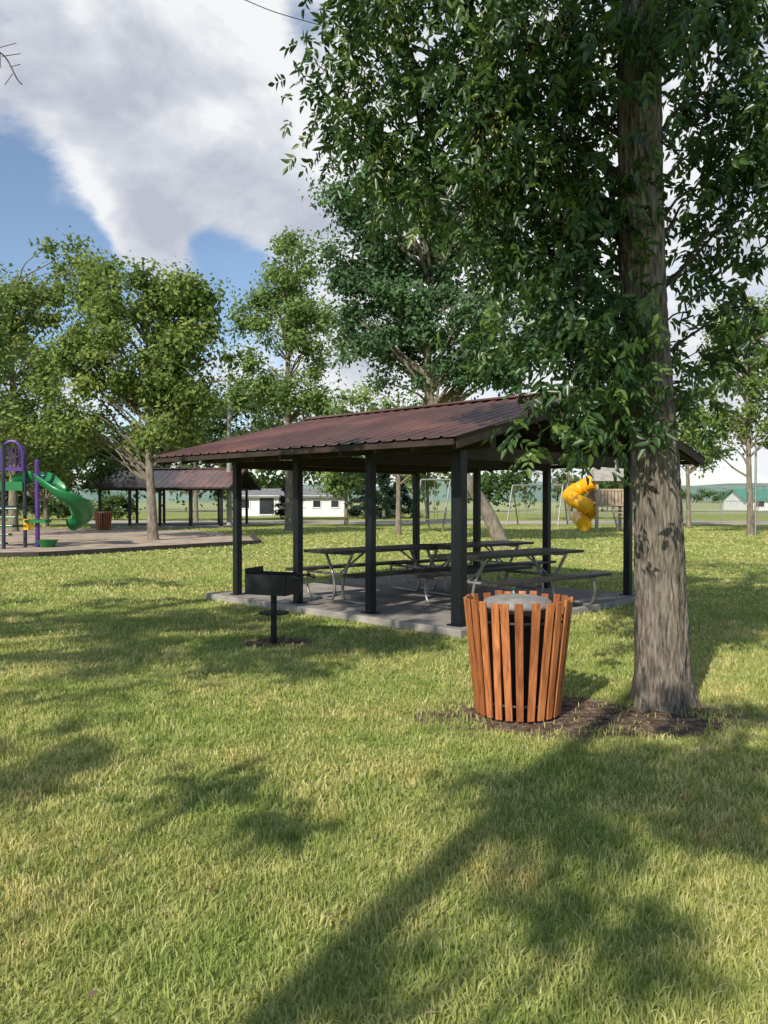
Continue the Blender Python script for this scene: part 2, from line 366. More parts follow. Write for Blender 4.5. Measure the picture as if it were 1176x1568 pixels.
path=smoothpath(path,5); k=len(path)
V=[];Fq=[];nn=13
for i,p in enumerate(path):
    t=path[min(i+1,k-1)]-path[max(i-1,0)]; sd=np.array([t[1],-t[0],0]); sd/=np.linalg.norm(sd)
    for j in range(nn):
        an=math.pi*(1.0+ (j/(nn-1))); V.append(p+sd*.36*math.cos(an)+np.array([0,0,.30+.36*math.sin(an)]))
for i in range(k-1):
    for j in range(nn-1): Fq.append((i*nn+j,i*nn+j+1,(i+1)*nn+j+1,(i+1)*nn+j))
o=addobj('green_slide',V,Fq,M_green,e,True); so=o.modifiers.new('s','SOLIDIFY'); so.thickness=.05
a=Q(57,765); e2=empty('playground_post',(a[0],a[1],0)); mb=MB()
mb.tube([(a[0],a[1],0),(a[0],a[1],2.85)],.075,12); mb.tube([(a[0],a[1],2.85),(a[0],a[1],2.95)],[.09,.04],12)
mb.tube([(a[0],a[1],2.35),(a[0],a[1],2.45)],.13,12); mb.tube([(a[0],a[1],2.4),(a[0]+.25,a[1],2.4)],.03,8)
mb.obj('purple_post',M_purple,e2)
# yellow spiral slide tower
sc=41.5; a0=Q(888,765); e=empty('spiral_slide_tower',(a0[0],a0[1],0))
mb=MB(); pts=[]
for t in np.linspace(0,1,48):
    an=.2+t*2*math.pi*1.2; pts.append((a0[0]+.5*math.cos(an),a0[1]+.5*math.sin(an),2.45-1.8*t))
pts.insert(0,(a0[0]+.9,a0[1]+.05,2.5)); pts.append((a0[0]+.0,a0[1]-.6,.45)); pts.append((a0[0]-.05,a0[1]-1.1,.36))
mb.tube(pts,.38,16)
for i in range(4,len(pts)-4,7):
    p=np.array(pts[i]); t=nrm(np.array(pts[i+1])-np.array(pts[i-1])); mb.tube([p-t*.03,p+t*.03],.43,16)
mb.obj('yellow_tube_slide',M_yellow,e)
mb=MB(); a=Q(932,765)
for dx in(-.8,.8):
    for dy in(-.7,.7): mb.abox((a[0]+dx,a[1]+dy,1.4),.14,.14,2.8)
mb.abox((a[0],a[1],1.3),1.75,1.55,.14)
for k in range(9): mb.abox((a[0]-.7+.175*k,a[1]-.76,1.72),.13,.04,.75)
mb.abox((a[0],a[1]-.79,2.1),1.7,.05,.1)
for k in range(9): mb.abox((a[0]-.7+.175*k,a[1]+.76,1.72),.13,.04,.75)
for k in(-.38,.38): mb.beam((a[0]+.3+k,a[1]-.8,1.4),(a[0]+.3+k,a[1]-2.0,0),.06,.12)
for k in range(7): mb.beam((a[0]-.08,a[1]-.87-.16*k,1.3-.185*k),(a[0]+.68,a[1]-.87-.16*k,1.3-.185*k),.14,.04)
mb.obj('wood_frame',M_tan,e)
mb=MB()
V=[(a[0]-1,a[1]-1,2.55),(a[0]+1,a[1]-1,2.55),(a[0]-.8,a[1],3.25),(a[0]+.8,a[1],3.25),(a[0]-1,a[1]+1,2.55),(a[0]+1,a[1]+1,2.55)]
mb.add(V,[(0,1,3,2),(2,3,5,4),(0,2,4),(1,5,3),(0,4,5,1)]); mb.obj('hip_roof',M_pole,e)
def swing(x0,x1,y,h=2.4,n=3):
    e=empty('swing_set',((x0+x1)/2,y,0)); mb=MB()
    for x in(x0,x1):
        mb.tube([(x-.5,y-.9,0),(x,y,h)],.05,6); mb.tube([(x+.5,y+.9,0),(x,y,h)],.05,6)
    mb.tube([(x0,y,h),(x1,y,h)],.05,6)
    for i in range(n):
        xs=x0+(x1-x0)*(i+.7)/(n+.4)
        for dx in(-.25,.25): mb.tube([(xs+dx,y,h),(xs+dx,y,.5)],.015,4)
        mb.abox((xs,y,.5),.5,.2,.04)
    mb.obj('frame_and_seats',M_galv,e)
swing(P(645,765,44)[0],P(690,765,44)[0],44,2.7,2); swing(P(785,765,50)[0],P(862,765,50)[0],50,2.5,3)
a=P(351,765,47); e=empty('utility_pole',(a[0],a[1],0)); mb=MB()
mb.tube([(a[0],a[1],0),(a[0],a[1],9)],[.16,.11],10); mb.beam((a[0]-.9,a[1],8.6),(a[0]+.9,a[1],8.6),.1,.12); mb.obj('pole',M_pole,e)
mb=MB(); mb.tube(smoothpath([P(100,-110,22),P(355,-2,25),P(480,42,27),P(760,110,34)],8),.014,5); mb.obj('power_line',M_timber)
def house(name,cx,cy,w,dp,h,rh,roofm,wins=()):
    e=empty(name,(cx,cy,0)); mb=MB()
    x0,x1,y0,y1=cx-w/2,cx+w/2,cy-dp/2,cy+dp/2
    mb.add([(x0,y0,0),(x1,y0,0),(x1,y1,0),(x0,y1,0),(x0,y0,h),(x1,y0,h),(x1,y1,h),(x0,y1,h),(x0,cy,h+rh),(x1,cy,h+rh)],
      [(0,1,5,4),(1,2,6,9,5),(2,3,7,6),(3,0,4,8,7)]); mb.obj('walls',M_white,e)
    r=MB()
    for sg in(-1,1): r.add([(x0-.4,cy+sg*(dp/2+.4),h-.12),(x1+.4,cy+sg*(dp/2+.4),h-.12),(x1+.4,cy,h+rh+.08),(x0-.4,cy,h+rh+.08)],[(0,1,2,3)])
    o=r.obj('roof',roofm,e); so=o.modifiers.new('s','SOLIDIFY'); so.thickness=.12
    k=MB()
    for (wx,wz,ww,wh) in wins: k.abox((x0+wx,y0-.02,wz),ww,.06,wh)
    k.obj('windows_and_doors',M_dark,e)
    t=MB()
    for (wx,wz,ww,wh) in wins:
        for s_ in(-1,1): t.abox((x0+wx+s_*(ww/2+.05),y0-.04,wz),.1,.05,wh+.2); t.abox((x0+wx,y0-.04,wz+s_*(wh/2+.06)),ww,.05,.1)
    t.obj('trim',M_white,e)
house('white_house',P(400,765,80)[0],80,4.4,6,2.0,.5,M_greyroof,wins=[(1.1,1.2,.8,.8),(3.2,1.05,1.4,1.7)])
house('white_garage',P(486,765,78)[0],78,5.6,6,2.0,.5,M_greyroof,wins=[(1.0,1.1,.7,1.7),(3.0,1.2,.7,.6),(4.7,1.2,.7,.6)])
house('green_roofed_building',P(1180,765,122)[0],122,11,8,1.6,1.5,M_teal,wins=[(2,1.0,1.2,.9),(5,1.0,1.2,.9),(8,.9,1.2,1.6)])
mb=MB(); y=52; x0=12
for i in range(14): mb.tube([(x0+i*2.6,y+i*.25,0),(x0+i*2.6,y+i*.25,1.5)],.03,6)
for z in(.1,.8,1.5): mb.tube([(x0,y,z),(x0+13*2.6,y+13*.25,z)],.02,5)
for i in range(170):
    x=x0+i*.2; yy=y+(x-x0)/2.6*.25; mb.tube([(x,yy,.1),(x+.7 if x+.7<x0+33.8 else x,yy,1.5)],.0045,3,cap=False); mb.tube([(x+.7,yy,.1),(x,yy,1.5)],.0045,3,cap=False)
mb.obj('chain_link_fence',M_galv)
mb=MB(); a=P(1157,765,36)
for dx in(0,2.6,5.2): mb.tube([(a[0]+dx,36,0),(a[0]+dx,36,4.0)],.05,8)
for z in(1.0,2.2): mb.tube([(a[0],36,z),(a[0]+5.2,36,z)],.025,6)
for i in range(26):
    x=a[0]+i*.2; mb.tube([(x,36,0),(x,36,2.2)],.005,3,cap=False)
for i in range(11): mb.tube([(a[0],36,.2*i),(a[0]+5.2,36,.2*i)],.005,3,cap=False)
mb.obj('backstop_fence',M_galv)
V=[];Fq=[];n=60
for i in range(n):
    x=-700+1700*i/(n-1); h=14+9*mnoise.noise(Vector((x*.006,0,3)))+5*mnoise.noise(Vector((x*.03,1,3)))
    V+= [(x,640,0),(x,660,h*.85),(x,720,h*1.15),(x,900,0)]
for i in range(n-1):
    for j in range(3): Fq.append((4*i+j,4*i+4+j,4*i+5+j,4*i+1+j))
addobj('hills',V,Fq,surf('hazy_hills',[(.35,(.12,.19,.17)),(.65,(.2,.27,.22))],scale=.02,rough=1),None,True)
# ---------------- trees
def crown_leaves(clumps,per,size,flat=.75,seed=0,outw=.6):
    r=np.random.default_rng(seed); Cs=[];Rr=[];Ns=[]
    for (c,rad,w) in clumps:
        n=int(per*w); dv=nrm(r.normal(0,1,(n,3))); rr=rad*np.abs(r.normal(.62,.36,n))[:,None]
        p=np.array(c)+dv*rr*np.array([1,1,flat]); Cs.append(p); Ns.append(dv*outw)
        base=r.normal(.45,.15); Rr.append(np.clip(base+r.normal(0,.2,n)+.15*dv[:,2],0,1))
    C=np.concatenate(Cs);N=nrm(np.concatenate(Ns)+r.normal(0,.7,C.shape)+np.array([0,0,.45]))
    A=r.normal(0,1,C.shape)+np.array([0,0,-.35]); A=nrm(A-N*np.sum(A*N,1,keepdims=True))
    L=size*r.uniform(.6,1.4,len(C)); return C,A,N,L,np.concatenate(Rr)
def sample_clumps(ells,n,crad,seed):
    r=np.random.default_rng(seed); out=[]; vol=np.array([e[3]*e[4]*e[5] for e in ells])**.75; vol/=vol.sum()
    for _ in range(n):
        E=ells[r.choice(len(ells),p=vol)]; d=nrm(r.normal(0,1,3)); q=r.uniform(.15,1)**.45
        out.append((np.array(E[:3])+d*q*np.array(E[3:6]),crad*r.uniform(.55,1.35),r.uniform(.5,1.5)))
    return out
def limbs_to(mb,trunk,clumps,r0,frac=1.0,seed=0,seg=5):
    r=np.random.default_rng(seed); T=[np.array(t,float) for t in trunk]
    for (c,rad,w) in clumps:
        if r.random()>frac: continue
        c=np.array(c); hd=[abs((c[2]-np.linalg.norm((c-t)[:2])*.75)-t[2]) for t in T]
        t=T[int(np.argmin(hd))]; D=np.linalg.norm(c-t)
        if D<.3: continue
        mid=t+(c-t)*.5+np.array([0,0,.12*D])+r.normal(0,.06*D,3)
        pts=smoothpath([t,t+(mid-t)*.5+r.normal(0,.03*D,3),mid,c],3)
        rr=np.linspace(r0*min(1,D/3+.3),r0*.15,len(pts)); mb.tube(pts,rr,seg,cap=False)
def tree(name,base,top,tr,ells,nclump,crad,per,size,mat,seed,bark=M_bark2,bend=(0,0),limb=.06,frac=.7,flat=.75):
    base=np.array(base,float); top=np.array(top,float); e=empty(name,tuple(base)); mb=MB()
    mid=(base+top)/2+np.array([bend[0],bend[1],0])
    pts=smoothpath([base-[0,0,.1],base+(mid-base)*.25+[0,0,.1],mid,top],8)
    rr=[tr*(1.35 if i==0 else 1.12 if i<2 else 1)*(1-.75*i/len(pts)) for i in range(len(pts))]; mb.tube(pts,rr,12)
    cl=sample_clumps(ells,nclump,crad,seed)
    limbs_to(mb,[p for p in pts if p[2]>base[2]+.22*(top[2]-base[2])],cl,limb,frac,seed)
    mb.obj('trunk_and_limbs',bark,e,True)
    C,A,N,L,R=crown_leaves(cl,per,size,flat,seed)
    V,Qd=leaves4(C,A,N,L,L*.55); fastquads('crown_leaves',V,Qd,mat,e,np.repeat(R,4)); return e
def E(px,py,d,rpx,rpy,rd=None):
    c=P(px,py,d); rx=rpx*d/F; rz=rpy*d/F; return (c[0],c[1],c[2],rx,rd or rx,rz)
b=G(234,827); d=b[1]
tree('maple_tree',b,P(228,470,d),.25,[E(215,540,d,110,115),E(130,590,d,65,90),E(290,570,d,60,110),E(210,460,d,80,50),E(300,470,d,45,40),E(260,650,d,70,50),E(120,650,d,50,40)],145,.8,230,.20,M_lf_yel,1,bend=(-.1,0))
tree('maple_tree',P(20,815,40)*[1,1,0],P(20,450,40),.28,[E(10,560,40,110,130),E(105,435,40,75,65),E(20,440,40,60,45),E(-40,480,40,80,80),E(50,680,40,80,60)],130,1.0,190,.24,M_lf_yel,2)
tree('maple_tree',P(-90,815,33)*[1,1,0],P(-90,450,33),.28,[E(-70,560,33,90,130),E(-110,480,33,90,80)],60,1.0,180,.24,M_lf_lt,12)
b=G(443,812); d=b[1]
tree('cottonwood_tree',b,P(440,400,d),.27,[E(440,415,d,48,58),E(420,480,d,60,60),E(475,520,d,50,60),E(400,570,d,40,40),E(450,610,d,60,45),E(350,600,d,35,35)],92,.85,210,.22,M_lf_lt,3,flat=.9)
b=G(772,838); d=b[1]
tree('ash_tree',b,P(660,420,d),.30,[E(600,470,d,95,85),E(690,480,d,100,95),E(640,350,d,110,75),E(560,310,d,60,55),E(720,330,d,80,80),E(600,555,d,75,42),E(720,565,d,85,45),E(790,500,d,70,90),E(560,420,d,60,70)],175,.7,260,.17,M_lf_mid,4,bend=(-1.2,0),limb=.09)
tree('boxelder_tree',P(610,800,36)*[1,1,0],P(610,600,36),.16,[E(560,640,36,60,45),E(640,650,36,80,45)],35,.8,150,.2,M_lf_lt,5)
tree('ash_tree',P(1150,808,36)*[1,1,0],P(1140,520,36),.18,[E(1140,520,36,60,70),E(1110,600,36,45,60),E(1180,620,36,60,60),E(1085,660,36,35,35),E(1200,500,36,50,70)],80,.7,170,.2,M_lf_yel,6)
tree('ash_tree',P(1055,800,44)*[1,1,0],P(1050,600,44),.16,[E(1040,640,44,45,50),E(1060,690,44,50,25)],36,.8,150,.22,M_lf_lt,16)
tree('ash_tree',P(870,800,60)*[1,1,0],P(870,640,60),.2,[E(860,650,60,60,40),E(820,690,60,50,25)],30,1.1,150,.3,M_lf_mid,17)
tree('linden_tree',P(530,800,52)*[1,1,0],P(530,660,52),.16,[E(530,680,52,42,60),E(520,735,52,38,20)],32,.9,160,.25,M_lf_lt,7)
tree('linden_tree',P(655,800,58)*[1,1,0],P(655,690,58),.16,[E(655,700,58,38,45)],22,.9,150,.25,M_lf_yel,18)
tree('willow_tree',P(70,806,46)*[1,1,0],P(70,640,46),.2,[E(60,690,46,80,60),E(150,700,46,60,50),E(10,720,46,60,50)],60,1.0,170,.26,M_lf_dk,8)
tree('willow_tree',P(300,800,58)*[1,1,0],P(300,650,58),.2,[E(290,660,58,70,55),E(380,650,58,70,60),E(210,700,58,60,45)],70,1.2,170,.3,M_lf_dk,9)
def spruce(px,d,h,w,seed):
    b=P(px,765,d)*[1,1,0]; e=empty('spruce_tree',tuple(b)); mb=MB(); mb.tube([b,b+[0,0,h*.97]],[.16,.03],8); mb.obj('trunk',M_bark2,e)
    r=np.random.default_rng(seed); cl=[]
    for i in range(70):
        t=r.uniform(.04,1); a=r.uniform(0,6.28); q=w*(1-t)*r.uniform(.4,1); cl.append((b+np.array([math.cos(a)*q,math.sin(a)*q,h*t-.15*q]),.45*(1.2-t),1))
    C,A,N,L,R=crown_leaves(cl,100,.26,.35,seed); V,Qd=leaves4(C,A,N,L,L*.3); fastquads('needles',V,Qd,M_spruce,e,np.repeat(R,4))
spruce(588,66,4.4,2.3,1); spruce(612,70,3.6,2.0,2); spruce(445,66,4,1.6,3); spruce(560,72,4.6,2.2,4)
ells=[]
r=np.random.default_rng(5)
for px in range(-400,1010,32):
    d=r.uniform(95,125); hh=r.uniform(.6,1.15)
    tp=640 if px<720 else 715
    py=765-(765-tp)*hh*.5; ells.append(E(px,py,d,34,(765-tp)*hh*.5,4))
for px in range(1010,1600,30):
    d=r.uniform(330,400); ells.append(E(px,758,d,24,8,6))
cl=sample_clumps(ells,420,2.6,55)
C,A,N,L,R=crown_leaves(cl,110,.75,.75,5); V,Qd=leaves4(C,A,N,L,L*.6); fastquads('distant_trees',V,Qd,M_lf_dk,None,np.repeat(R,4))
ells=[E(px,775,62,26,14,1.5) for px in range(-60,200,30)]
cl=sample_clumps(ells,90,.6,56); C,A,N,L,R=crown_leaves(cl,150,.22,.8,5); V,Qd=leaves4(C,A,N,L,L*.6); fastquads('hedge',V,Qd,M_lf_dk,None,np.repeat(R,4))
# ---------------- foreground ash tree
def sprays(centers,seed,lf=.085,nl=3):
    r=np.random.default_rng(seed); n=len(centers)
    D=nrm(np.stack([r.normal(0,1,n),r.normal(0,1,n),r.normal(-.65,.55,n)],1)); Ln=r.uniform(.14,.24,n)
    Nn=nrm(r.normal(0,.6,(n,3))+[0,0,.7]); T=nrm(np.cross(D,Nn)); Nn=np.cross(T,D)
    Cs=[];As=[];Ns=[];Ls=[];Rs=[]; base=np.clip(r.normal(.42,.22,n),0,1)
    for k in range(nl):
        t=.35+.55*k/nl
        for s_ in(-1,1):
            Cs.append(centers+D*(Ln*t)[:,None]-np.array([0,0,1])*(.05*t*t)); a=D*.6+T*s_*.85+r.normal(0,.22,(n,3))+[0,0,-.3]
            As.append(a); Ns.append(Nn+r.normal(0,.35,(n,3))); Ls.append(lf*r.uniform(.7,1.25,n)); Rs.append(np.clip(base+r.normal(0,.12,n),0,1))
    Cs.append(centers+D*Ln[:,None]*.9-[0,0,.04]); As.append(D+r.normal(0,.2,(n,3))+[0,0,-.2]); Ns.append(Nn); Ls.append(lf*1.2*np.ones(n)); Rs.append(base)
    return np.concatenate(Cs),np.concatenate(As),np.concatenate(Ns),np.concatenate(Ls),np.concatenate(Rs)
tc_=6.2
trk=[P(1018,1112,tc_),P(1016,1040,tc_),P(1012,900,tc_),P(1003,700,tc_),P(988,520,tc_),P(981,380,tc_),P(976,150,tc_),P(980,0,tc_),P(985,-250,tc_),P(985,-600,tc_)]
trk[0][2]=-.12
e=empty('ash_tree',(trk[0][0],trk[0][1],0))
pts=smoothpath(trk,40); zs=np.array([p[2] for p in pts])
rad=np.interp(zs,[-.12,0,.10,.3,.9,2,3.5,5.5,7,9],[.30,.25,.226,.205,.190,.172,.168,.16,.13,.05])
V=[];Fq=[];ns=130
for i,p in enumerate(pts):
    for j in range(ns):
        a=2*math.pi*j/ns; ca,sa=math.cos(a),math.sin(a); z=p[2]
        n1=mnoise.noise(Vector((ca*5.0,sa*5.0,z*2.2))); n2=mnoise.noise(Vector((ca*2,sa*2,z*.8+7)))
        rdg=1-abs(mnoise.noise(Vector((ca*11+n1*.9,sa*11+n1*.9,z*3.2+3))))*2.4
        n3=mnoise.noise(Vector((ca*22,sa*22,z*16)))
        fl=max(0,.4-z)*.10*math.cos(a*5+1)
        rr=rad[i]+.006*n1+.010*n2+.015*(rdg-.6)+.005*n3+fl*.6
        V.append((p[0]+rr*ca,p[1]+rr*sa,z))
for i in range(len(pts)-1):
    for j in range(ns): Fq.append((i*ns+j,i*ns+(j+1)%ns,(i+1)*ns+(j+1)%ns,(i+1)*ns+j))
addobj('trunk',V,Fq,M_bark,e,True)
bl=[(545,60,7.2,70,70,1),(520,150,7.2,48,70,.8),(560,220,7.2,50,50,.6),(620,70,6.8,90,90,1.2),(640,190,6.8,90,80,1.1),(600,280,7.2,60,35,.45),(690,290,7,80,60,.7),
 (720,60,6.4,100,100,1.4),(740,190,6.2,90,90,1.3),(770,320,6.6,80,90,1.1),(810,80,6.2,90,100,1.3),(840,220,6.4,90,100,1.3),(860,360,6.4,80,90,1.2),(810,430,6.8,60,60,.7),
 (885,60,6.6,60,90,1.1),(890,180,6.6,50,90,1.0),(895,300,6.2,45,90,1.1),(890,440,6.0,60,80,1.2),(880,510,6.0,60,40,.8),(920,535,5.9,38,50,.7),(800,480,6.2,40,35,.35),
 (928,585,5.8,32,40,.5),(850,632,5.7,40,24,.28),(925,615,5.8,32,28,.3),(815,640,5.6,20,14,.08),(960,60,5.6,45,50,.5),(1000,10,5.6,60,30,.6),(990,250,5.6,20,40,.12),(985,600,5.7,12,20,.08),
 (1060,60,6.6,50,80,.9),(1120,50,6.4,60,90,1.0),(1160,180,6.2,50,70,.8),(1080,190,6.8,50,60,.7),(1120,290,6.5,50,40,.45),(1060,310,6.8,35,50,.4),(1165,330,6.3,40,50,.4),(1085,400,6.8,45,40,.35),(1130,450,6.6,50,35,.3),
 (1050,480,6.6,20,50,.2),(1065,540,6.4,35,25,.2),(1140,540,6.4,40,18,.15),(1058,620,6.3,25,45,.3),(1000,600,5.75,18,16,.08),(1170,110,6,50,100,.7),(1200,300,6.3,50,120,.6),
 (700,-60,6.4,200,80,1.6),(900,-80,6.4,160,90,1.5),(1100,-80,6.4,150,90,1.5)]
cen=[];lb=MB()
r=np.random.default_rng(11)
tp=[p for p in pts if p[2]>2.2]; tph=[p for p in pts if p[2]>5.6]
sub=[]
for (px,py,d,rx,ry,w) in bl:
    E0=E(px,py,d,rx,ry,None); k=max(2,int(round(6*w)))
    for _ in range(k):
        dv=nrm(r.normal(0,1,3))*r.uniform(.2,1)**.5; c=np.array(E0[:3])+dv*np.array([E0[3],min(E0[3]*1.1,.8),E0[5]])
        sub.append((c,.2+.12*r.random(),1))
        n=int(21*w/k*6*.85)+(4 if w>.2 else 1)
        q=r.normal(0,1,(n,3))*np.array([.17,.2,.16]); cen.append(c+q)
    if w>.15: limbs_to(lb,tph if py<0 else tp,[(np.array(E0[:3]),.3,1)],.026,1,int(px+py),7)
for (c,rad_,w) in sub:
    bc=min([np.array(E(*b_[:5],None)[:3]) for b_ in bl],key=lambda q: np.linalg.norm(q-c)); m_=(bc+c)/2+[0,0,.06]
    lb.tube([bc,m_,c,c+r.normal(0,.1,3)-[0,0,.12]],[.009,.007,.005,.003],5,cap=False)
for k_ in range(70):
    a=r.uniform(0,6.28); q=2.6*r.random()**.5; z=r.uniform(6.4,10.5); c=np.array([2.1+math.cos(a)*q,6.4+math.sin(a)*q,z])
    cen.append(c+r.normal(0,1,(26,3))*[.35,.35,.25])
    if k_%3==0: limbs_to(lb,tph,[(c,.3,1)],.04,1,k_,6)
def inframe(c,m=.06): return c[1]>.2 and abs(c[0])/c[1]<.482+m and -.66<(c[2]-1.6)/c[1]<.63+m+.05
for k_ in range(300):  # unseen leaf clumps added toward the sun to shade the upper trunk
    z=r.uniform(2.7,6.2); t=r.uniform(2.9,6.0); c=np.array([1.98+r.normal(0,.2),6.1+r.normal(0,.2),z])+S*t
    if inframe(c,.10): continue
    cen.append(c+r.normal(0,1,(17,3))*[.2,.2,.16])
    if k_%12==0: limbs_to(lb,tph,[(c,.3,1)],.02,1,k_,6)
cen=np.concatenate(cen)
lb.obj('limbs_and_twigs',M_twig,e,True)
C,A,N,L,R=sprays(cen,21)
V,Qd=leaves6(C,A,N,L,L*.42); fastquads('leaves',V,Qd,M_lf_near,e,np.repeat(R,6),True)
sd=[s for s in sub if s[0][0]<1.6 and s[0][2]>3.6]
Cc=np.concatenate([s[0]+np.array([0,0,-.08])+r.normal(0,1,(44,3))*[.06,.06,.10] for s in sd if r.random()<.8])
n=len(Cc); A=r.normal(0,.35,(n,3))+[0,0,-1]; V,Qd=leaves4(Cc,A,r.normal(0,1,(n,3)),np.full(n,.045),np.full(n,.013))
M_seed=leafmat('ash_seeds',(.26,.31,.07),(.38,.42,.10),(.5,.48,.15),trans=.45)
fastquads('seed_clusters',V,Qd,M_seed,e,np.repeat(r.random(n),4))
# ---------------- neighbouring trees that shade the lawn (stand left of and behind the viewpoint)
def shade_clumps(areas,seed,h0=4.2,h1=8.5,per_m2=2.0):
    r=np.random.default_rng(seed); out=[]
    for (px,py,hx,hy,w) in areas:
        p=[G(px-hx,py),G(px+hx,py),G(px,py-hy),G(px,py+hy)]; ar=abs(p[1][0]-p[0][0])*abs(p[2][1]-p[3][1])*.8
        for _ in range(max(1,int(ar*per_m2*w))):
            a=r.uniform(0,6.28); q=r.random()**.5; g=G(px+hx*q*math.cos(a),py+hy*q*math.sin(a))
            for t_ in range(6):
                c=g+S/S[2]*r.uniform(h0,h1+t_*.5)
                if not inframe(c,.14): out.append((c,r.uniform(.22,.42),r.uniform(.7,1.3))); break
    return out
def shade_tree(name,bx,by,top,cl,seed,tr=.2):
    e=empty(name,(bx,by,0)); mb=MB(); pts=smoothpath([(bx,by,-.1),(bx+.03,by,1.5),(bx-.05,by+.05,4),(bx+.1,by,top)],8)
    mb.tube(pts,[tr*(1.3 if i==0 else 1)*(1-.6*i/len(pts)) for i in range(len(pts))],14)
    limbs_to(mb,[p for p in pts if p[2]>2.5],cl,.045,.2,seed); mb.obj('trunk_and_limbs',M_bark2,e,True)
    C,A,N,L,R=crown_leaves(cl,70,.15,.8,seed); V,Qd=leaves4(C,A,N,L,L*.55); fastquads('crown_leaves',V,Qd,M_lf_dk,e,np.repeat(R,4))
cA=shade_clumps([(100,893,200,7,.8),(150,952,340,13,2.6),(120,925,260,6,1.2),(400,975,280,26,3.4),(200,1015,300,18,3.0),(600,985,90,18,2.6),(520,935,170,14,2.2),(60,1060,140,14,1.6),(640,930,90,18,1.6),(370,1035,140,12,1.8)],31)
cB=shade_clumps([(10,1170,80,60,1.3),(470,1215,190,9,.8),(400,1260,80,7,.5),(900,1215,120,36,2.4),(1060,1180,130,48,2.4),(1130,1260,100,60,2.2),(960,1290,110,28,1.6),(760,1190,60,16,1.2),(560,1500,50,30,.7),(1050,1450,60,12,.5),(880,1410,80,12,.6),(1120,1090,80,20,1.8),(820,1320,60,16,.7),(150,1110,100,10,.9),(100,1150,60,20,1.0)],32,per_m2=5)
shade_tree('ash_tree',-7.8,3.6,9,cA,41)
shade_tree('ash_tree',-3.9,-4.2,9,cB,42,.18)
tw=MB()
o0=P(-60,40,6.5); main=[o0,P(-15,75,6.5),P(12,92,6.5),P(30,125,6.5),P(38,134,6.5)]; tw.tube(smoothpath([np.array([-4.6,5.5,5.6])]+main,4),.006,5)
for q in [(0,80,30,72),(8,92,36,88),(20,108,36,104),(24,118,12,135),(5,88,6,110)]: tw.tube([P(q[0],q[1],6.5),P(q[2],q[3],6.5)],.0035,4)
tw.obj('bare_branch',M_bark2)
# ---------------- grass
def slabmask(x,y):
    dx=x-.894;dy=y-9.48; uu=np.array(U)/np.linalg.norm(U); a=dx*uu[0]+dy*uu[1]; b_=dx*uu[1]-dy*uu[0]
    return (a>-.25)&(a<4.46+.55)&(b_>-.27)&(b_<4.25+.27)
def dirtval(x,y):
    v=np.full(len(x),9.)
    for (cx,cy,rx,ry) in ELL: v=np.minimum(v,np.hypot((x-cx)/rx,(y-cy)/ry))
    return v+.16*np.sin(x*7+y*4)+.14*np.sin(y*13-x*5)+.1*np.sin(x*19+y*23)
Vs=[];Qs=[];Rs=[];off=0
r=np.random.default_rng(77)
for (y0,y1,den,hh,wd) in [(1.4,4,7000,.042,.0030),(4,7,3400,.042,.0044),(7,12,1200,.045,.008),(12,22,300,.045,.018),(22,46,50,.05,.045)]:
    xm=lambda y:.56*y+.6
    n=int(den*(y1-y0)*2*xm(y1)); y=r.uniform(y0,y1,n); x=r.uniform(-1,1,n)*xm(y1)
    k=np.abs(x)<xm(y); k&=~slabmask(x,y)
    dv=dirtval(x,y); k&=(r.random(n)<np.clip((dv-.75)/.55,.04,1)); k&=~inpoly(x,y,mulchpoly)
    k&=~(((x-1.0)**2+(y-5.95)**2)<.3**2)
    x=x[k];y=y[k];n=len(x)
    tv=.5+.5*np.sin(x*3.1+np.sin(y*2.3)*2)*np.sin(y*2.7+np.sin(x*1.7)*2)
    h=hh*r.uniform(.45,1.25,n)*(.75+.4*tv); a=r.uniform(0,6.283,n); ln=r.uniform(0,.85,n)
    big=r.random(n)<.012; h=np.where(big,h*1.7,h)
    w=wd*r.uniform(.7,1.3,n)
    T=np.stack([np.cos(a),np.sin(a),np.zeros(n)],1)
    a2=r.uniform(0,6.283,n); Dn=np.stack([np.cos(a2),np.sin(a2),np.zeros(n)],1)
    B=np.stack([x,y,np.zeros(n)],1); Zv=np.array([0,0,1.])
    Mi=B+Dn*(ln*h*.35)[:,None]+Zv*(h*.55)[:,None]; Tp=B+Dn*(ln*h*1.1)[:,None]+Zv*(h*(1-.25*ln))[:,None]
    W_=T*w[:,None]
    rn=np.clip(r.normal(.5,.27,n)+.12*(tv-.5),0,1)
    if y1<=7:
        V=np.stack([B-W_,B+W_,Mi+W_*.8,Mi-W_*.8,Tp+W_*.15,Tp-W_*.15],1).reshape(-1,3); b_=np.arange(n)[:,None]*6+off
        Qs.append(b_+np.array([[0,1,2,3]])); Qs.append(b_+np.array([[3,2,4,5]])); nv=6
    else:
        V=np.stack([B-W_,B+W_,Tp+W_*.2,Tp-W_*.2],1).reshape(-1,3); b_=np.arange(n)[:,None]*4+off
        Qs.append(b_+np.array([[0,1,2,3]])); nv=4
    Vs.append(V); off+=n*nv; Rs.append(np.repeat(rn,nv))
fastquads('grass',np.concatenate(Vs),np.concatenate(Qs),M_grass,None,np.concatenate(Rs))
n1_=900; x=1.5+r.normal(0,.62,n1_); y=5.84+r.normal(0,.30,n1_); n2_=400; y2=r.uniform(2,13,n2_); x2=r.uniform(-.55,.55,n2_)*y2
k=dirtval(x,y)<1.25; x=np.concatenate([x[k],x2]); y=np.concatenate([y[k],y2]); z=np.concatenate([np.full(k.sum(),.006),r.uniform(.02,.04,n2_)]); n=len(x)
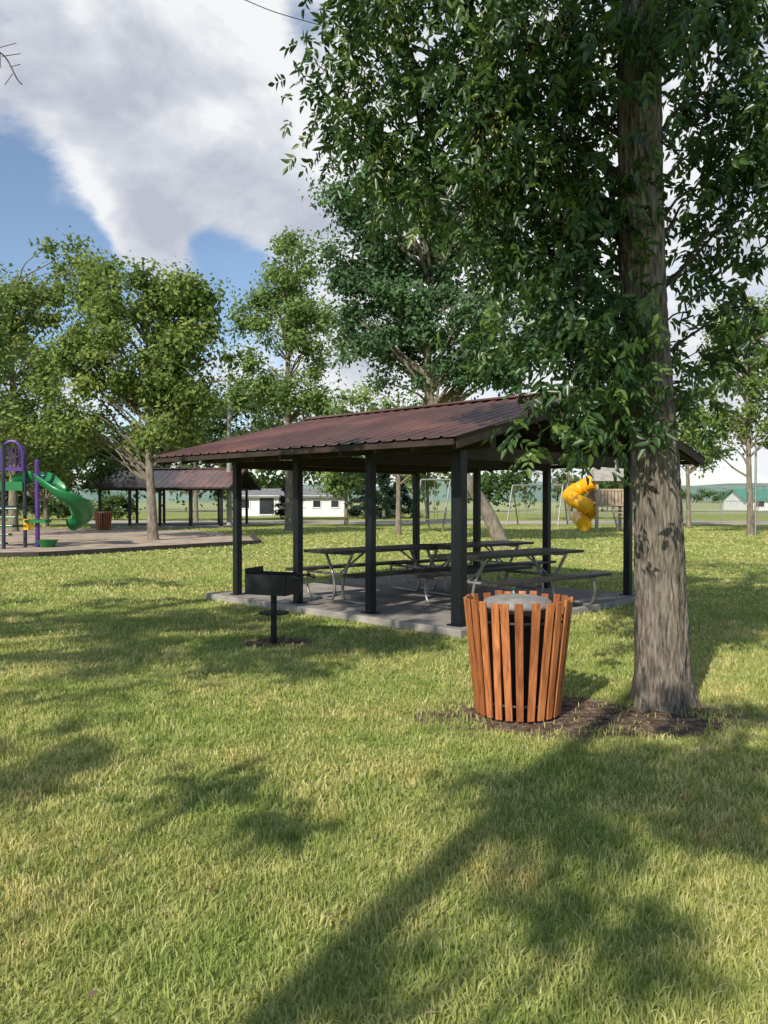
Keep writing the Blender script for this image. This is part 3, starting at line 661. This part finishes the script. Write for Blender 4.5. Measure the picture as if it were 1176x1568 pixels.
C=np.stack([x,y,z+r.uniform(0,.006,n)],1); A=nrm(np.stack([r.normal(0,1,n),r.normal(0,1,n),r.normal(0,.1,n)],1)); N=np.tile([0,0,1.],(n,1))+r.normal(0,.25,(n,3))
L=r.uniform(.01,.05,n); V,Qd=leaves4(C,A,N,L,np.minimum(L*.4,r.uniform(.003,.02,n))); fastquads('leaf_litter',V,Qd,M_litter,None,np.repeat(r.random(n),4))
# ---------------- sky
w=bpy.data.worlds.new('World'); scene.world=w; w.use_nodes=True; nt=w.node_tree; nt.nodes.clear()
out=nd(nt,'ShaderNodeOutputWorld'); bg=nd(nt,'ShaderNodeBackground'); bg.inputs[1].default_value=.14
sky=nd(nt,'ShaderNodeTexSky'); sky.sky_type='NISHITA'; sky.sun_disc=False; sky.sun_elevation=SEL; sky.sun_rotation=math.atan2(S[0],S[1]); sky.air_density=1.0; sky.dust_density=.3; sky.ozone_density=3
tcn=nd(nt,'ShaderNodeTexCoord'); nv=nd(nt,'ShaderNodeVectorMath',operation='NORMALIZE'); nt.links.new(tcn.outputs['Generated'],nv.inputs[0]); dirv=nv.outputs[0]
n1=noisetex(nt,4.6,9,vec=dirv,sc=(1,1,1.7),dist=.15,rough=.6)
n2=noisetex(nt,5.0,7,vec=dirv,sc=(1,1,1.5),dist=.15,rough=.55)
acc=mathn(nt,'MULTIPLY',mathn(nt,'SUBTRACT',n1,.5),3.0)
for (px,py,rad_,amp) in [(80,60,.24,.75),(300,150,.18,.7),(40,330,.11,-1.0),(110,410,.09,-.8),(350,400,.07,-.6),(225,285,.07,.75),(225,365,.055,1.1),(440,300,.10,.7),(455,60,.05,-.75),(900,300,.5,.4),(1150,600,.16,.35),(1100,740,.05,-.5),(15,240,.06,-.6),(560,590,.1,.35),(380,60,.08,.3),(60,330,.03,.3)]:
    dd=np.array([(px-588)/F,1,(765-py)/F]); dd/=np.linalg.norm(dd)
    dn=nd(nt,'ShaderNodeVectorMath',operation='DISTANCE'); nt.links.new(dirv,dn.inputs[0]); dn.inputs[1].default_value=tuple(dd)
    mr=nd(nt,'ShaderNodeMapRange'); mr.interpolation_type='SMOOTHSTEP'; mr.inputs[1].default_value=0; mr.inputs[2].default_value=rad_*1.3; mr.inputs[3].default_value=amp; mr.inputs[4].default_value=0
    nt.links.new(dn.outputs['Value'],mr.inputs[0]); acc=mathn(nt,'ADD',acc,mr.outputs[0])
# clouds thinned in the unseen sky behind the camera to lower ambient fill
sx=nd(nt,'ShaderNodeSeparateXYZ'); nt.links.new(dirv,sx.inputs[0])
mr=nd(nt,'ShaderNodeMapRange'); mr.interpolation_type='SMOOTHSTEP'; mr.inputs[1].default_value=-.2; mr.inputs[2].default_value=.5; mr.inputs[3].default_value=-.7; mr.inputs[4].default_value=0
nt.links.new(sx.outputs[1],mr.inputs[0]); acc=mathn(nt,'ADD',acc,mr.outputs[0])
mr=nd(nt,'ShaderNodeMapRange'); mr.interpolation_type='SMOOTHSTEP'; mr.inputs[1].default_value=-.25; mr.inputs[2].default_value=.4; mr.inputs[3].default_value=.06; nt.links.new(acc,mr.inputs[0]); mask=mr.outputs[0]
shade=mathn(nt,'SUBTRACT',mathn(nt,'ADD',n2,.045),mathn(nt,'MULTIPLY',mathn(nt,'MINIMUM',acc,1.3),.07))
cc=ramp(nt,shade,[(.35,(3.6,3.85,4.5)),(.45,(4.8,5.0,5.45)),(.55,(6.5,6.6,6.75))])
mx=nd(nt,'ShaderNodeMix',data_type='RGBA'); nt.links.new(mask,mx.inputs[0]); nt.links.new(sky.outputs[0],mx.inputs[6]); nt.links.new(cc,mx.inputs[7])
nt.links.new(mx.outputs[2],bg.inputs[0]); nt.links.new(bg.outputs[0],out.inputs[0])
# ---------------- sun & camera
l=bpy.data.lights.new('sun','SUN'); l.energy=5.0; l.angle=math.radians(.6); l.color=(1,.94,.82)
o=bpy.data.objects.new('sun',l); scene.collection.objects.link(o); o.rotation_euler=Vector(-S).to_track_quat('-Z','Y').to_euler()
cam=bpy.data.cameras.new('camera'); co=bpy.data.objects.new('camera',cam); scene.collection.objects.link(co)
co.location=(0,0,H); co.rotation_euler=(math.radians(90-.892),0,0); cam.sensor_fit='VERTICAL'; cam.sensor_height=36; cam.lens=28; cam.clip_end=5000; cam.clip_start=.05
scene.camera=co
scene.view_settings.view_transform='Standard'; scene.view_settings.look='None'; scene.view_settings.exposure=0
